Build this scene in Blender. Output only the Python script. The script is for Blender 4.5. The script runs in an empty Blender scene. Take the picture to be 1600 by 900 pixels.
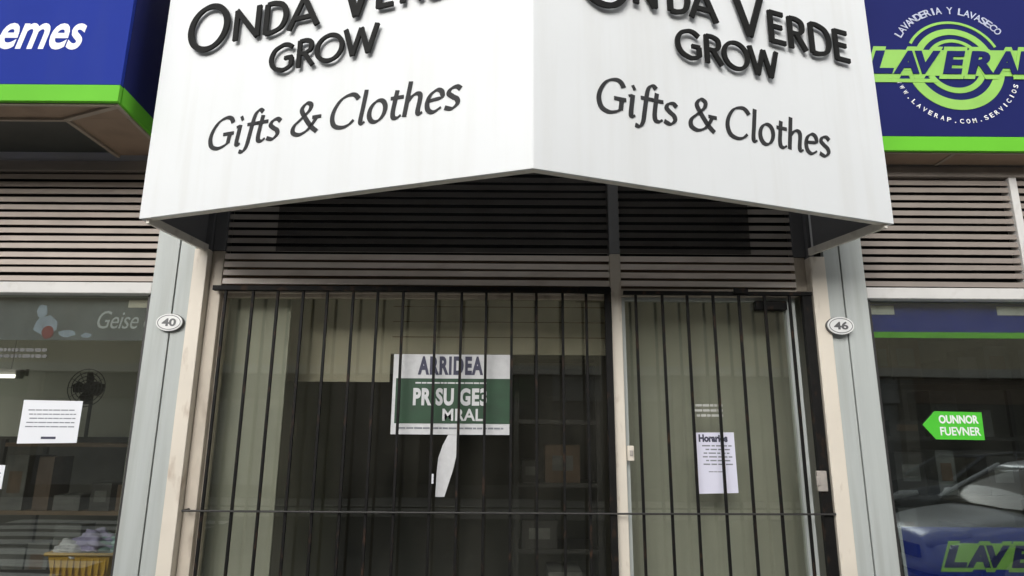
import bpy, bmesh, math, random
from mathutils import Vector, Matrix
R = math.radians
random.seed(7)
scn = bpy.context.scene
col = scn.collection

# ------------------------------------------------------------------ camera
cd = bpy.data.cameras.new('camera'); cam = bpy.data.objects.new('camera', cd); col.objects.link(cam)
cd.lens = 22.5; cd.sensor_width = 36.0; cd.sensor_fit = 'HORIZONTAL'; cd.clip_start = .05; cd.clip_end = 600
rot = Matrix(((0.99997622, -0.00689639, 0.0), (-0.00154504, -0.22403091, -0.97458081), (0.00672109, 0.97455764, -0.22403624)))
cam.matrix_world = Matrix.Translation((0, -3.091, 1.6)) @ rot.to_4x4()
scn.camera = cam

# ------------------------------------------------------------------ sky, sun, exposure
SUN_EL, SUN_AZ = R(21), R(195)        # veiled sun, high and to the left of the street
w = bpy.data.worlds.new('World'); scn.world = w; w.use_nodes = True
nt = w.node_tree; bg = nt.nodes['Background']
sky = nt.nodes.new('ShaderNodeTexSky'); sky.sky_type = 'NISHITA'; sky.sun_disc = False
sky.sun_elevation = SUN_EL; sky.sun_rotation = SUN_AZ; sky.air_density = 1.0; sky.dust_density = 4.0; sky.ozone_density = 1.0
hs = nt.nodes.new('ShaderNodeHueSaturation'); hs.inputs['Saturation'].default_value = .22
nt.links.new(sky.outputs[0], hs.inputs['Color']); nt.links.new(hs.outputs[0], bg.inputs[0]); bg.inputs[1].default_value = .15
sd = bpy.data.lights.new('sun', 'SUN'); sun = bpy.data.objects.new('sun', sd); col.objects.link(sun)
sd.energy = 1.5; sd.angle = R(40); sd.color = (.95, .975, 1)
sv = Vector((math.sin(SUN_AZ) * math.cos(SUN_EL), math.cos(SUN_AZ) * math.cos(SUN_EL), math.sin(SUN_EL)))
sun.rotation_euler = sv.to_track_quat('Z', 'Y').to_euler(); sun.location = (-8, -12, 30)
vs = scn.view_settings
vs.view_transform = 'Standard'; vs.look = 'None'; vs.gamma = 1; vs.use_curve_mapping = False; vs.exposure = 0.25
scn.render.filter_size = 2.0

# ------------------------------------------------------------------ materials
def mat(name, c, rough=.6, var=.10, scale=6, dirt=None, damt=0.0, dscale=(9, 9, 1.2), dpos=(.5, .75), bump=0, bscale=60, metal=0, spec=.5, stretch=(1, 1, 1)):
    m = bpy.data.materials.new(name); m.use_nodes = True; n = m.node_tree.nodes; L = m.node_tree.links
    p = n['Principled BSDF']; p.inputs['Roughness'].default_value = rough; p.inputs['Metallic'].default_value = metal
    p.inputs['Specular IOR Level'].default_value = spec
    tc = n.new('ShaderNodeTexCoord')
    def noise(sc, st, det=5):
        mp = n.new('ShaderNodeMapping'); mp.inputs['Scale'].default_value = st; L.new(tc.outputs['Object'], mp.inputs[0])
        z = n.new('ShaderNodeTexNoise'); z.inputs['Scale'].default_value = sc; z.inputs['Detail'].default_value = det
        L.new(mp.outputs[0], z.inputs['Vector']); return z
    z = noise(scale, stretch)
    r = n.new('ShaderNodeValToRGB'); r.color_ramp.elements[0].position = .3; r.color_ramp.elements[1].position = .7
    lo = [max(0, x * (1 - var)) for x in c]; hi = [min(1, x * (1 + var)) for x in c]
    r.color_ramp.elements[0].color = (*lo, 1); r.color_ramp.elements[1].color = (*hi, 1)
    L.new(z.outputs['Fac'], r.inputs[0]); out = r.outputs[0]
    if dirt:
        d = noise(1.0, dscale, 6); mr = n.new('ShaderNodeMapRange'); L.new(d.outputs['Fac'], mr.inputs[0])
        mr.inputs[1].default_value, mr.inputs[2].default_value = dpos; mr.inputs[3].default_value = 0; mr.inputs[4].default_value = damt
        mx = n.new('ShaderNodeMix'); mx.data_type = 'RGBA'; L.new(mr.outputs[0], mx.inputs[0]); L.new(out, mx.inputs[6]); mx.inputs[7].default_value = (*dirt, 1)
        out = mx.outputs[2]
    L.new(out, p.inputs['Base Color'])
    if bump:
        b = noise(bscale, stretch, 4); bn = n.new('ShaderNodeBump'); bn.inputs['Strength'].default_value = bump; bn.inputs['Distance'].default_value = .004
        L.new(b.outputs['Fac'], bn.inputs['Height']); L.new(bn.outputs[0], p.inputs['Normal'])
    return m

def glass_mat(name, tint, ior, dust=(.003, .022)):
    m = bpy.data.materials.new(name); m.use_nodes = True; n = m.node_tree.nodes; L = m.node_tree.links; n.clear()
    o = n.new('ShaderNodeOutputMaterial'); t = n.new('ShaderNodeBsdfTransparent'); t.inputs[0].default_value = (*tint, 1)
    g = n.new('ShaderNodeBsdfGlossy'); g.inputs['Roughness'].default_value = .012; g.inputs[0].default_value = (.95, 1, .96, 1)
    f = n.new('ShaderNodeFresnel'); ge = n.new('ShaderNodeNewGeometry'); mr = n.new('ShaderNodeMapRange'); L.new(ge.outputs['Backfacing'], mr.inputs[0]); mr.inputs[3].default_value = ior; mr.inputs[4].default_value = 1 / ior; L.new(mr.outputs[0], f.inputs[0])
    tc = n.new('ShaderNodeTexCoord'); z = n.new('ShaderNodeTexNoise'); z.inputs['Scale'].default_value = 1.1; z.inputs['Detail'].default_value = 1
    L.new(tc.outputs['Object'], z.inputs['Vector']); b = n.new('ShaderNodeBump'); b.inputs['Strength'].default_value = .10; b.inputs['Distance'].default_value = .02
    L.new(z.outputs['Fac'], b.inputs['Height']); L.new(b.outputs[0], g.inputs['Normal'])
    du = n.new('ShaderNodeBsdfDiffuse'); du.inputs[0].default_value = (.62, .58, .48, 1); z2 = n.new('ShaderNodeTexNoise'); z2.inputs['Scale'].default_value = 2.2; z2.inputs['Detail'].default_value = 7
    mp = n.new('ShaderNodeMapping'); mp.inputs['Scale'].default_value = (2.2, 1, .7); L.new(tc.outputs['Object'], mp.inputs[0]); L.new(mp.outputs[0], z2.inputs['Vector'])
    m2 = n.new('ShaderNodeMapRange'); L.new(z2.outputs['Fac'], m2.inputs[0]); m2.inputs[1].default_value = .35; m2.inputs[2].default_value = .75; m2.inputs[3].default_value = dust[0]; m2.inputs[4].default_value = dust[1]
    xd = n.new('ShaderNodeMixShader'); L.new(m2.outputs[0], xd.inputs[0]); L.new(t.outputs[0], xd.inputs[1]); L.new(du.outputs[0], xd.inputs[2]); t = xd
    x = n.new('ShaderNodeMixShader'); L.new(f.outputs[0], x.inputs[0]); L.new(t.outputs[0], x.inputs[1]); L.new(g.outputs[0], x.inputs[2]); L.new(x.outputs[0], o.inputs[0])
    return m

def emit_mat(name, c, s):
    m = bpy.data.materials.new(name); m.use_nodes = True; n = m.node_tree.nodes; p = n['Principled BSDF']
    p.inputs['Base Color'].default_value = (*c, 1); p.inputs['Emission Color'].default_value = (*c, 1); p.inputs['Emission Strength'].default_value = s
    return m

M = dict(
    white=mat('white_painted_metal', (.715, .73, .73), .5, .015, 3, (.56, .55, .50), .35, (14, 14, .9), (.48, .85)),
    trim=mat('canopy_trim', (.72, .68, .60), .5, .06, 10, (.3, .25, .2), .5, (20, 20, 20)),
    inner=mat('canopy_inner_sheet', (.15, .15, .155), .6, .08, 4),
    letter=mat('dark_letters', (.014, .014, .013), .6, .1, 8, spec=.15),
    paintletter=mat('grey_letter_paint', (.035, .035, .036), .6, .15, 15, spec=.2),
    cream=mat('cream_frame_paint', (.70, .635, .535), .5, .05, 5, (.30, .20, .13), .65, (18, 18, 6), (.57, .74)),
    cream2=mat('weathered_cream_paint', (.52, .455, .37), .55, .10, 7, (.22, .16, .11), .65, (18, 18, 5), (.52, .75)),
    slat=mat('louvre_paint', (.42, .38, .34), .5, .08, 5, (.20, .17, .14), .6, (4, 4, 14), (.5, .8)),
    litslat=mat('lit_louvre_paint', (.90, .80, .71), .5, .05, 5, (.45, .33, .25), .5, (4, 4, 14), (.5, .8)), slat3=mat('brown_louvre_paint', (.40, .335, .285), .5, .08, 5, (.22, .18, .15), .5, (4, 4, 14), (.5, .8)), slat2=mat('aged_louvre_paint', (.235, .20, .172), .55, .10, 5, (.17, .14, .12), .6, (4, 4, 14), (.5, .8)),
    sill=mat('pale_sill_paint', (.60, .585, .56), .5, .05, 5, (.3, .27, .22), .4, (12, 12, 12), (.55, .8)),
    pier=mat('grey_cladding', (.44, .465, .445), .55, .05, 4, (.33, .34, .31), .55, (30, 30, 1.2), (.45, .75), .15, 40, stretch=(6, 6, .4)),
    joint=mat('cladding_joint', (.05, .05, .045), .8),
    black=mat('black_iron_paint', (.008, .0075, .007), .55, .25, 20, (.060, .032, .018), .7, (26, 26, 14), (.56, .72), spec=.15),
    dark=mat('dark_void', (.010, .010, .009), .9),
    blue=mat('blue_sign_sheet', (.012, .030, .25), .5, .05, 3, (.03, .05, .23), .3, (8, 8, 1), (.5, .8), spec=.06),
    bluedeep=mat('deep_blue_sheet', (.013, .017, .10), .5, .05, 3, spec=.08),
    green=mat('lime_sign_stripe', (.135, .48, .035), .5, .04, 4, spec=.08),
    limegr=mat('lime_logo_film', (.25, .50, .09), .4, .06, 9),
    signwhite=mat('white_sign_film', (.82, .82, .82), .4, .02, 5),
    palewhite=mat('faded_white_film', (.45, .48, .60), .5, .1, 20),
    soffit=mat('brown_soffit_board', (.33, .23, .16), .7, .22, 5, (.17, .12, .085), .7, (5, 5, 5), (.45, .7), .2, 30),
    soffitrim=mat('soffit_trim', (.34, .28, .22), .6, .1, 8),
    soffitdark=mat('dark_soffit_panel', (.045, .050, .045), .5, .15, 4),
    render=mat('upper_wall_render', (.42, .40, .37), .85, .1, 2, (.25, .23, .2), .5, (3, 3, .5), (.5, .8), .3, 30),
    inwall=mat('interior_wall', (.58, .60, .51), .8, .08, 2),
    inwall3=mat('dull_grey_board', (.37, .375, .325), .7, .08, 3, (.30, .30, .25), .6, (14, 14, .5), (.42, .7)), inwall2=mat('green_grey_board', (.36, .365, .315), .7, .10, 3, (.30, .30, .255), .7, (14, 14, .5), (.42, .7)),
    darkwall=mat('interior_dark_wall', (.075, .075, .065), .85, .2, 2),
    ceiltile=mat('khaki_ceiling_tile', (.56, .52, .42), .85, .18, 2.5, (.36, .32, .24), .7, (3, 3, 3), (.5, .75)), ceil=mat('interior_ceiling', (.45, .45, .42), .85, .05, 3),
    floor=mat('interior_floor', (.62, .59, .53), .5, .12, 3),
    rack=mat('dark_rack_metal', (.030, .028, .026), .5, .2, 10),
    rackbrown=mat('brown_shelf_board', (.16, .10, .055), .6, .2, 8, stretch=(1, 1, 8)),
    boxa=mat('grey_cartons', (.12, .12, .115), .8, .25, 9), boxb=mat('brown_cartons', (.11, .07, .045), .8, .2, 9), boxc=mat('white_cartons', (.42, .42, .42), .7, .15, 9),
    paper=mat('white_paper', (.80, .81, .84), .8, .015, 6),
    lilac=mat('lilac_paper', (.70, .69, .80), .8, .02, 6),
    ink=mat('grey_ink', (.22, .23, .25), .8), inkdark=mat('dark_ink', (.055, .055, .09), .7),
    sgreen=mat('dark_green_print', (.014, .055, .022), .6, .2, 12), swhite=mat('worn_white_print', (.60, .60, .60), .7, .06, 40),
    arrow=mat('bright_green_film', (.075, .52, .035), .4, .05, 8),
    slate=mat('slate_banner', (.095, .115, .135), .6, .25, 5, (.16, .18, .2), .5, (6, 6, 6), (.5, .75)),
    script=mat('pale_script', (.50, .54, .56), .7, .1, 30), redink=mat('dull_red_print', (.22, .035, .05), .7, .1, 20), figure=mat('pale_blue_print', (.30, .37, .48), .7, .2, 20),
    yellow=mat('yellow_plastic', (.56, .33, .03), .45, .08, 8), linenw=mat('white_linen', (.62, .62, .66), .85, .1, 9), linenl=mat('lilac_linen', (.36, .33, .52), .85, .12, 9), linent=mat('teal_linen', (.22, .34, .34), .85, .12, 9),
    enamel=mat('plaque_enamel', (.74, .74, .72), .3, .03, 20, (.4, .38, .34), .5, (40, 40, 40), (.6, .8)), enamelrim=mat('plaque_rim', (.10, .10, .10), .4),
    steel=mat('worn_steel', (.42, .38, .34), .45, .15, 30, metal=.3),
    tube=emit_mat('lit_tube', (1, .97, .9), 3.0),
    asphalt=mat('asphalt', (.055, .055, .055), .85, .25, 12, (.085, .085, .08), .6, (2, 2, 2), (.5, .7), .5, 120),
    pave=mat('pavement_concrete', (.33, .32, .30), .85, .10, 2, (.22, .21, .20), .6, (1.5, 1.5, 1.5), (.5, .7), .3, 80),
    kerb=mat('kerb_stone', (.40, .39, .37), .85, .1, 5), roadpaint=mat('road_paint', (.78, .78, .75), .7, .08, 6, (.3, .3, .29), .5, (4, 4, 4), (.5, .8)),
    tan=mat('tan_render', (.60, .52, .37), .85, .10, 1.2, (.45, .38, .27), .6, (1.5, 1.5, .5), (.5, .75)),
    tandark=mat('dark_stone_pier', (.16, .145, .12), .8, .1, 3), groundfl=mat('dark_shopfront', (.085, .08, .075), .6, .3, 1.5), cornice=mat('pale_cornice', (.55, .52, .46), .8, .06, 4),
    darkglass=mat('dark_window_glass', (.02, .022, .022), .08, .1, 3), shutter=mat('grey_roller_shutter', (.22, .22, .22), .5, .15, 4),
    carsilver=mat('silver_car_paint', (.62, .65, .69), .28, .03, 3, metal=.3), cardark=mat('graphite_car_paint', (.11, .12, .14), .25, .03, 3, metal=.4),
    tyre=mat('tyre_rubber', (.02, .02, .02), .8), lamp=mat('headlamp_lens', (.65, .68, .70), .12),
)
M['shadedmullion'] = mat('shaded_mullion_grey', (.26, .26, .26), .5, .08, 6)
def shade_sheet_mat():
    m = bpy.data.materials.new('dark_shade_sheet'); m.use_nodes = True; n = m.node_tree.nodes; L = m.node_tree.links; p = n['Principled BSDF']
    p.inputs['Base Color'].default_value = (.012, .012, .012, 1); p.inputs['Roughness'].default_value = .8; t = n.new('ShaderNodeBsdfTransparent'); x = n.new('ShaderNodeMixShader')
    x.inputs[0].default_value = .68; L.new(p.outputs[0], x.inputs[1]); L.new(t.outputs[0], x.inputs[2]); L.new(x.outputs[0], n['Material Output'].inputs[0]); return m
M['shadesheet'] = shade_sheet_mat()
M['glassl'] = glass_mat('left_shop_glass', (.86, .87, .84), 2.1, (.003, .014))
M['glass'] = glass_mat('shop_glass', (.92, .925, .89), 1.85)
M['glassr'] = glass_mat('darker_shop_glass', (.82, .85, .84), 2.2, (.002, .010))

# ------------------------------------------------------------------ builders
def root(name, loc, label, cat, group=None, kind=None):
    o = bpy.data.objects.new(name, None); col.objects.link(o); o.location = loc; o.empty_display_size = .2
    tag(o, label, cat, group, kind); return o
def tag(o, label=None, cat=None, group=None, kind=None):
    if label: o['label'] = label
    if cat: o['category'] = cat
    if group: o['group'] = group
    if kind: o['kind'] = kind
    return o
def base_of(p):
    v = Vector((0, 0, 0))
    while p is not None: v += p.location; p = p.parent
    return v

class MB:
    """collects geometry in world coordinates; build() links it as ONE mesh object"""
    def __init__(s): s.v = []; s.f = []; s.mi = []; s.cur = 0; s.smooth = []
    def add(s, vs, fs, sm=False):
        o = len(s.v); s.v += [Vector(v) for v in vs]
        for f in fs: s.f.append([i + o for i in f]); s.mi.append(s.cur); s.smooth.append(sm)
        return s
    def box(s, x0, x1, y0, y1, z0, z1):
        return s.add([(x0, y0, z0), (x1, y0, z0), (x1, y1, z0), (x0, y1, z0), (x0, y0, z1), (x1, y0, z1), (x1, y1, z1), (x0, y1, z1)],
                     [(0, 3, 2, 1), (4, 5, 6, 7), (0, 1, 5, 4), (1, 2, 6, 5), (2, 3, 7, 6), (3, 0, 4, 7)])
    def prism(s, poly, fn, h0, h1):
        """poly: 2-D outline; fn(a, b, h) -> point"""
        n = len(poly); vs = [fn(a, b, h0) for a, b in poly] + [fn(a, b, h1) for a, b in poly]
        return s.add(vs, [tuple(range(n))[::-1], tuple(range(n, 2 * n))] + [(i, (i + 1) % n, n + (i + 1) % n, n + i) for i in range(n)])
    def tube(s, pts, r, seg=8):
        pts = [Vector(p) for p in pts]; rings = []
        for i, p in enumerate(pts):
            d = (pts[min(i + 1, len(pts) - 1)] - pts[max(i - 1, 0)]).normalized()
            a = d.orthogonal().normalized() if i == 0 else (rings_a - d * rings_a.dot(d)).normalized(); rings_a = a
            b = d.cross(a); rr = r[i] if isinstance(r, (list, tuple)) else r
            rings.append([p + (a * math.cos(t) + b * math.sin(t)) * rr for t in [2 * math.pi * k / seg for k in range(seg)]])
        vs = [v for q in rings for v in q]; fs = []
        for i in range(len(pts) - 1):
            for k in range(seg): fs.append((i * seg + k, i * seg + (k + 1) % seg, (i + 1) * seg + (k + 1) % seg, (i + 1) * seg + k))
        s.add(vs, fs, True); n = len(pts)
        s.add(rings[0], [tuple(range(seg))[::-1]]); s.add(rings[-1], [tuple(range(seg))]); return s
    def build(s, name, material, parent=None, bevel=0):
        b = base_of(parent); me = bpy.data.meshes.new(name)
        me.from_pydata([v - b for v in s.v], [], s.f); me.update()
        for mm in (material if isinstance(material, (list, tuple)) else [material]): me.materials.append(mm)
        for p, i, sm in zip(me.polygons, s.mi, s.smooth): p.material_index = i; p.use_smooth = sm
        bm = bmesh.new(); bm.from_mesh(me); bmesh.ops.recalc_face_normals(bm, faces=bm.faces); bm.to_mesh(me); bm.free()
        o = bpy.data.objects.new(name, me); col.objects.link(o); o.parent = parent
        if bevel:
            m = o.modifiers.new('bevel', 'BEVEL'); m.width = bevel; m.segments = 2; m.limit_method = 'ANGLE'
        return o
def box(name, m, parent, *a, bevel=.002): return MB().box(*a).build(name, m, parent, bevel)

# planes to draw on: fn(s, z, h): s along the plane, z up, h outward from it
def wallplane(y, x0=0): return lambda s, z, h: Vector((x0 + s, y - h, z))
def faceplane(P, Q):
    P = Vector((*P, 0)); e = (Vector((*Q, 0)) - P).normalized(); n = Vector((e.y, -e.x, 0))
    return lambda s, z, h: P + e * s + n * h + Vector((0, 0, z))

def text_pts(body, bold=0.0, shear=0.0, spacing=1.0):
    c = bpy.data.curves.new('text', 'FONT'); c.body = body; c.offset = bold; c.shear = shear; c.space_character = spacing; c.extrude = .5; c.resolution_u = 4
    o = bpy.data.objects.new('text', c); col.objects.link(o); dg = bpy.context.evaluated_depsgraph_get()
    me = bpy.data.meshes.new_from_object(o.evaluated_get(dg)); vs = [tuple(v.co) for v in me.vertices]; fs = [tuple(p.vertices) for p in me.polygons]
    bpy.data.objects.remove(o); bpy.data.curves.remove(c); bpy.data.meshes.remove(me); return vs, fs
def text(mb, body, s0, s1, z0, z1, fn, h0=.001, h1=.003, bold=0.0, shear=0.0, spacing=1.0, warp=None):
    vs, fs = text_pts(body, bold, shear, spacing); xs = [v[0] for v in vs]; ys = [v[1] for v in vs]
    ax, bx, ay, by = min(xs), max(xs), min(ys), max(ys)
    out = []
    for x, y, z in vs:
        s = s0 + (x - ax) / (bx - ax) * (s1 - s0); t = z0 + (y - ay) / (by - ay) * (z1 - z0)
        if warp: s, t = warp(s, t)
        out.append(fn(s, t, h0 + (z + .5) * (h1 - h0)))
    return mb.add(out, fs)

# pen-drawn lettering: strokes with a broad nib, cap height 1
def spline(pts, closed=False, n=8):
    P = [Vector(p) for p in pts]; out = []; N = len(P)
    if N == 2: return [P[0].lerp(P[1], i / 6) for i in range(7)]
    rng = N if closed else N - 1
    for i in range(rng):
        g = lambda k: P[k % N] if closed else P[min(max(k, 0), N - 1)]
        a, b, c, d = g(i - 1), g(i), g(i + 1), g(i + 2)
        for k in range(n):
            t = k / n
            out.append(.5 * ((2 * b) + (c - a) * t + (2 * a - 5 * b + 4 * c - d) * t * t + (3 * b - a - 3 * c + d) * t ** 3))
    if not closed: out.append(P[-1])
    return out
def ell(cx, cy, rx, ry): return [(cx + rx * math.cos(t), cy + ry * math.sin(t)) for t in [2 * math.pi * k / 16 for k in range(16)]]
def ribbon(mb, pts, closed, thick, thin, nib, tr, h0, h1):
    n = len(pts); L = []; Rr = []
    for i, p in enumerate(pts):
        a = pts[(i - 1) % n] if closed else pts[max(i - 1, 0)]; b = pts[(i + 1) % n] if closed else pts[min(i + 1, n - 1)]
        d = (b - a).normalized(); ang = math.atan2(d.y, d.x); wd = thin + (thick - thin) * abs(math.sin(ang - nib))
        q = Vector((-d.y, d.x)) * wd / 2; L.append(p + q); Rr.append(p - q)
    vs = [tr(v.x, v.y, h1) for v in L] + [tr(v.x, v.y, h1) for v in Rr] + [tr(v.x, v.y, h0) for v in L] + [tr(v.x, v.y, h0) for v in Rr]
    fs = []
    for i in range(n if closed else n - 1):
        j = (i + 1) % n
        fs += [(i, j, n + j, n + i), (2 * n + i, 3 * n + i, 3 * n + j, 2 * n + j), (i, 2 * n + i, 2 * n + j, j), (n + i, n + j, 3 * n + j, 3 * n + i)]
    if not closed: fs += [(0, n, 3 * n, 2 * n), (n - 1, 3 * n - 1, 4 * n - 1, 2 * n - 1)]
    mb.add(vs, fs)
ITAL = {
 'G': (.82, [([(.70, .80), (.60, .95), (.44, 1.0), (.22, .90), (.08, .64), (.05, .36), (.15, .10), (.36, 0), (.56, .05), (.68, .14)], 0), ([(.68, .12), (.68, .44)], 0), ([(.46, .44), (.80, .44)], 0)]),
 'i': (.30, [([(.04, .60), (.15, .64)], 0), ([(.15, .66), (.15, .10), (.20, .01), (.27, .05)], 0), ([(.12, .86), (.19, .90)], 2)]),
 'f': (.36, [([(.50, .98), (.40, 1.06), (.30, 1.0), (.25, .80), (.23, .30), (.21, -.08), (.13, -.24), (.0, -.22)], 0), ([(.08, .63), (.44, .63)], 0)]),
 't': (.40, [([(.17, .86), (.16, .5), (.16, .20), (.20, .04), (.30, .01), (.40, .08)], 0), ([(.03, .63), (.38, .63)], 0)]),
 's': (.46, [([(.38, .56), (.27, .65), (.13, .61), (.09, .48), (.20, .37), (.33, .27), (.36, .13), (.24, .01), (.05, .07)], 0)]),
 '&': (.86, [([(.82, .02), (.62, .20), (.36, .54), (.22, .80), (.32, .98), (.47, .92), (.46, .74), (.28, .52), (.09, .30), (.10, .09), (.30, .0), (.52, .10), (.66, .32), (.72, .48)], 0), ([(.60, .49), (.86, .49)], 0)]),
 'C': (.78, [([(.72, .82), (.60, .96), (.44, 1.0), (.22, .90), (.08, .64), (.05, .36), (.15, .10), (.36, 0), (.56, .04), (.70, .18)], 0)]),
 'l': (.28, [([(.12, 1.06), (.12, .5), (.12, .12), (.17, .02), (.25, .06)], 0)]),
 'o': (.56, [(ell(.27, .325, .215, .325), 1)]),
 'h': (.60, [([(.10, 1.06), (.10, .0)], 0), ([(.10, .42), (.22, .60), (.35, .65), (.44, .54), (.44, .12), (.49, .02), (.57, .06)], 0)]),
 'e': (.50, [([(.06, .35), (.24, .37), (.42, .41), (.39, .58), (.26, .65), (.11, .53), (.06, .30), (.12, .08), (.27, .0), (.45, .11)], 0)]),
 ' ': (.30, []),
}
CAPS = {
 'O': (.95, [(ell(.47, .5, .43, .47), 1)]),
 'N': (.80, [([(.08, 0), (.08, 1)], 0), ([(.06, 1), (.68, .0)], 0), ([(.68, 0), (.68, 1)], 0)]),
 'D': (.78, [([(.09, .02), (.09, .98)], 0), ([(.09, .97), (.30, .97), (.56, .84), (.66, .5), (.56, .16), (.30, .03), (.09, .03)], 0)]),
 'A': (.82, [([(.02, 0), (.38, 1)], 0), ([(.36, 1), (.76, 0)], 0), ([(.16, .32), (.62, .32)], 0)]),
 'V': (.80, [([(.02, 1), (.38, 0)], 0), ([(.38, 0), (.74, 1)], 0)]),
 'E': (.60, [([(.10, 0), (.10, 1)], 0), ([(.08, .96), (.52, .96)], 0), ([(.10, .52), (.46, .52)], 0), ([(.08, .04), (.54, .04)], 0)]),
 'R': (.68, [([(.09, 0), (.09, 1)], 0), ([(.09, .97), (.32, .97), (.50, .87), (.50, .62), (.32, .50), (.09, .50)], 0), ([(.28, .50), (.60, .0)], 0)]),
 'G': (.86, [([(.74, .84), (.58, .96), (.40, .97), (.16, .82), (.06, .5), (.16, .18), (.42, .03), (.60, .06), (.73, .16)], 0), ([(.73, .14), (.73, .46)], 0), ([(.50, .46), (.76, .46)], 0)]),
 'W': (1.08, [([(.02, 1), (.28, 0)], 0), ([(.28, 0), (.53, .95)], 0), ([(.53, .95), (.78, 0)], 0), ([(.78, 0), (1.04, 1)], 0)]),
}
def pen_glyph(mb, g, x, zb, sx, sz, fn, thick, thin, nib, shear, h0, h1):
    """one letter at s = x, baseline zb; thick and thin are fractions of the cap height"""
    for k, (pts, mode) in enumerate(g[1]):
        sp = spline(pts, mode == 1) if mode != 2 else [Vector(pts[0]), Vector(pts[1])]
        P = [Vector((p[0] * sx / sz + p[1] * shear, p[1])) for p in sp]
        tr = lambda a, b, h: fn(x + a * sz, zb + b * sz, h)
        t2 = (thick, thin) if mode != 2 else (.15, .15)
        ribbon(mb, P, mode == 1, t2[0], t2[1], nib, tr, h0, h1 + .0004 * k)

# ------------------------------------------------------------------ ground and street (the setting)
def ground(name, m, *a):
    o = box(name, m, None, *a, bevel=0); o['kind'] = 'structure'; return o
ground('ground', M['asphalt'], -150, 150, -150, 150, -.32, -.125)
ground('road', M['asphalt'], -60, 60, -11.2, -3.6, -.124, -.12)
pv = MB()
for i in range(-24, 25):
    for j in range(6): pv.box(i * .6 + .004, i * .6 + .596, -.06 - (j + 1) * .56 + .004, -.06 - j * .56 - .004, -.02, 0)
pv.cur = 1; pv.box(-14.4, 15, -3.42, -.06, -.1205, -.02); pv.cur = 2
for i in range(-15, 15): pv.box(i + .003, i + .997, -3.6, -3.425, -.1205, .002)
o = pv.build('pavement', [M['pave'], M['joint'], M['kerb']], None); o['kind'] = 'structure'
ground('far_pavement', M['pave'], -30, 30, -14, -11.2, -.1195, .0)
zb = MB()
for k in range(8): zb.box(-9.8, -5.6, -4.55 - k * .84, -4.1 - k * .84, -.1195, -.116)
zb.build('zebra_crossing', M['roadpaint'], None)['kind'] = 'structure'

# ------------------------------------------------------------------ the shop building
bld = root('shop_building', (0, 2, 0), 'long terrace building with grey clad piers holding the three shopfronts', 'building')
ub = MB(); ub.box(-9, 9, .13, .42, 3.34, 6.5)
ub.build('upper_wall', M['render'], bld)
box('roof_slab', M['render'], bld, -9, 9, .421, 7.2, 6.2, 6.5, bevel=0)
bw = MB(); bw.box(-9, 9, 6.9, 7.2, 0, 6.19); bw.box(-9, -8.8, .422, 6.89, 0, 6.19); bw.box(8.8, 9, .422, 6.89, 0, 6.19)
bw.build('rear_wall', M['render'], bld)
box('floor_slab', M['floor'], bld, -8.79, 8.79, -.05, 6.89, -.3, .012, bevel=0)
box('ceiling_slab', M['ceil'], bld, -8.79, 8.79, .14, 6.89, 2.98, 3.3, bevel=0)
box('party_wall', M['inwall'], bld, -1.72, -1.62, .14, 6.0, .013, 2.97, bevel=0); box('party_wall', M['inwall'], bld, 1.62, 1.70, .14, 6.0, .013, 2.97, bevel=0)
tc_ = MB()
for i in range(6):
    for j in range(5): tc_.box(-1.61 + i * .537 + .006, -1.61 + (i + 1) * .537 - .006, .16 + j * .6 + .006, .16 + (j + 1) * .6 - .006, 2.452, 2.47)
tc_.cur = 1; tc_.box(-1.615, 1.615, .15, 3.19, 2.4705, 2.49)
tc_.build('tile_ceiling', [M['ceiltile'], M['rackbrown']], bld)
bk_ = MB(); bk_.box(-1.40, .572, .40, .43, 2.03, 2.445); bk_.box(-1.398, -.66, .396, .3995, 1.875, 2.20); bk_.cur = 1
for z in (2.12, 2.205, 2.29, 2.375): bk_.box(-.655, .571, .3975, .3995, z, z + .005)
bk_.build('bulkhead', [M['ceiltile'], M['rackbrown']], bld)
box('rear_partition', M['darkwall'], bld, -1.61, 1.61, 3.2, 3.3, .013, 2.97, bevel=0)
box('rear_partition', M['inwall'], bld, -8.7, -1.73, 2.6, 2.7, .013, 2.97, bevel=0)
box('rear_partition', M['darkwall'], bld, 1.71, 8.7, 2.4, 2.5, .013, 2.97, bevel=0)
# clad piers: boards with open joints, shaped from measured widths
def iron_bar(parent, x, z0, z1):
    a, b, d = random.uniform(-.002, .002), random.uniform(-.002, .002), random.uniform(-.0015, .0015); m = MB(); r_ = .0062; zs = [z0, z0 + (z1 - z0) * .5, z1]; xs = [x + a, x + (a + b) / 2 + d, x + b]
    vs_ = [(xx + sx * r_, -.03075 + sy_ * r_, zz) for xx, zz in zip(xs, zs) for sx, sy_ in ((-1, -1), (1, -1), (1, 1), (-1, 1))]
    fs_ = [(0, 3, 2, 1), (8, 9, 10, 11)] + [(k * 4 + i, k * 4 + (i + 1) % 4, k * 4 + 4 + (i + 1) % 4, k * 4 + 4 + i) for k in (0, 1) for i in range(4)]
    m.add(vs_, fs_); return m.build('bar', M['black'], parent, .001)
def pier(name, xs, ytop=3.33):
    p = MB(); g = .0035
    for a, b in zip(xs[:-1], xs[1:]): p.box(a + g, b - g, -.022, .02, 0, ytop)
    o = p.build(name, M['pier'], bld, .002)
    j = MB(); j.box(xs[0] + .002, xs[-1] - .002, .004, .125, 0, ytop); j.build('joint_backing', M['joint'], o); return o
pier('clad_pier', (-1.775, -1.657, -1.574))
pier('clad_pier', (1.546, 1.630, 1.748))
pier('clad_pier', (-5.2, -5.09, -4.98)); pier('clad_pier', (4.98, 5.09, 5.2))

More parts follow.
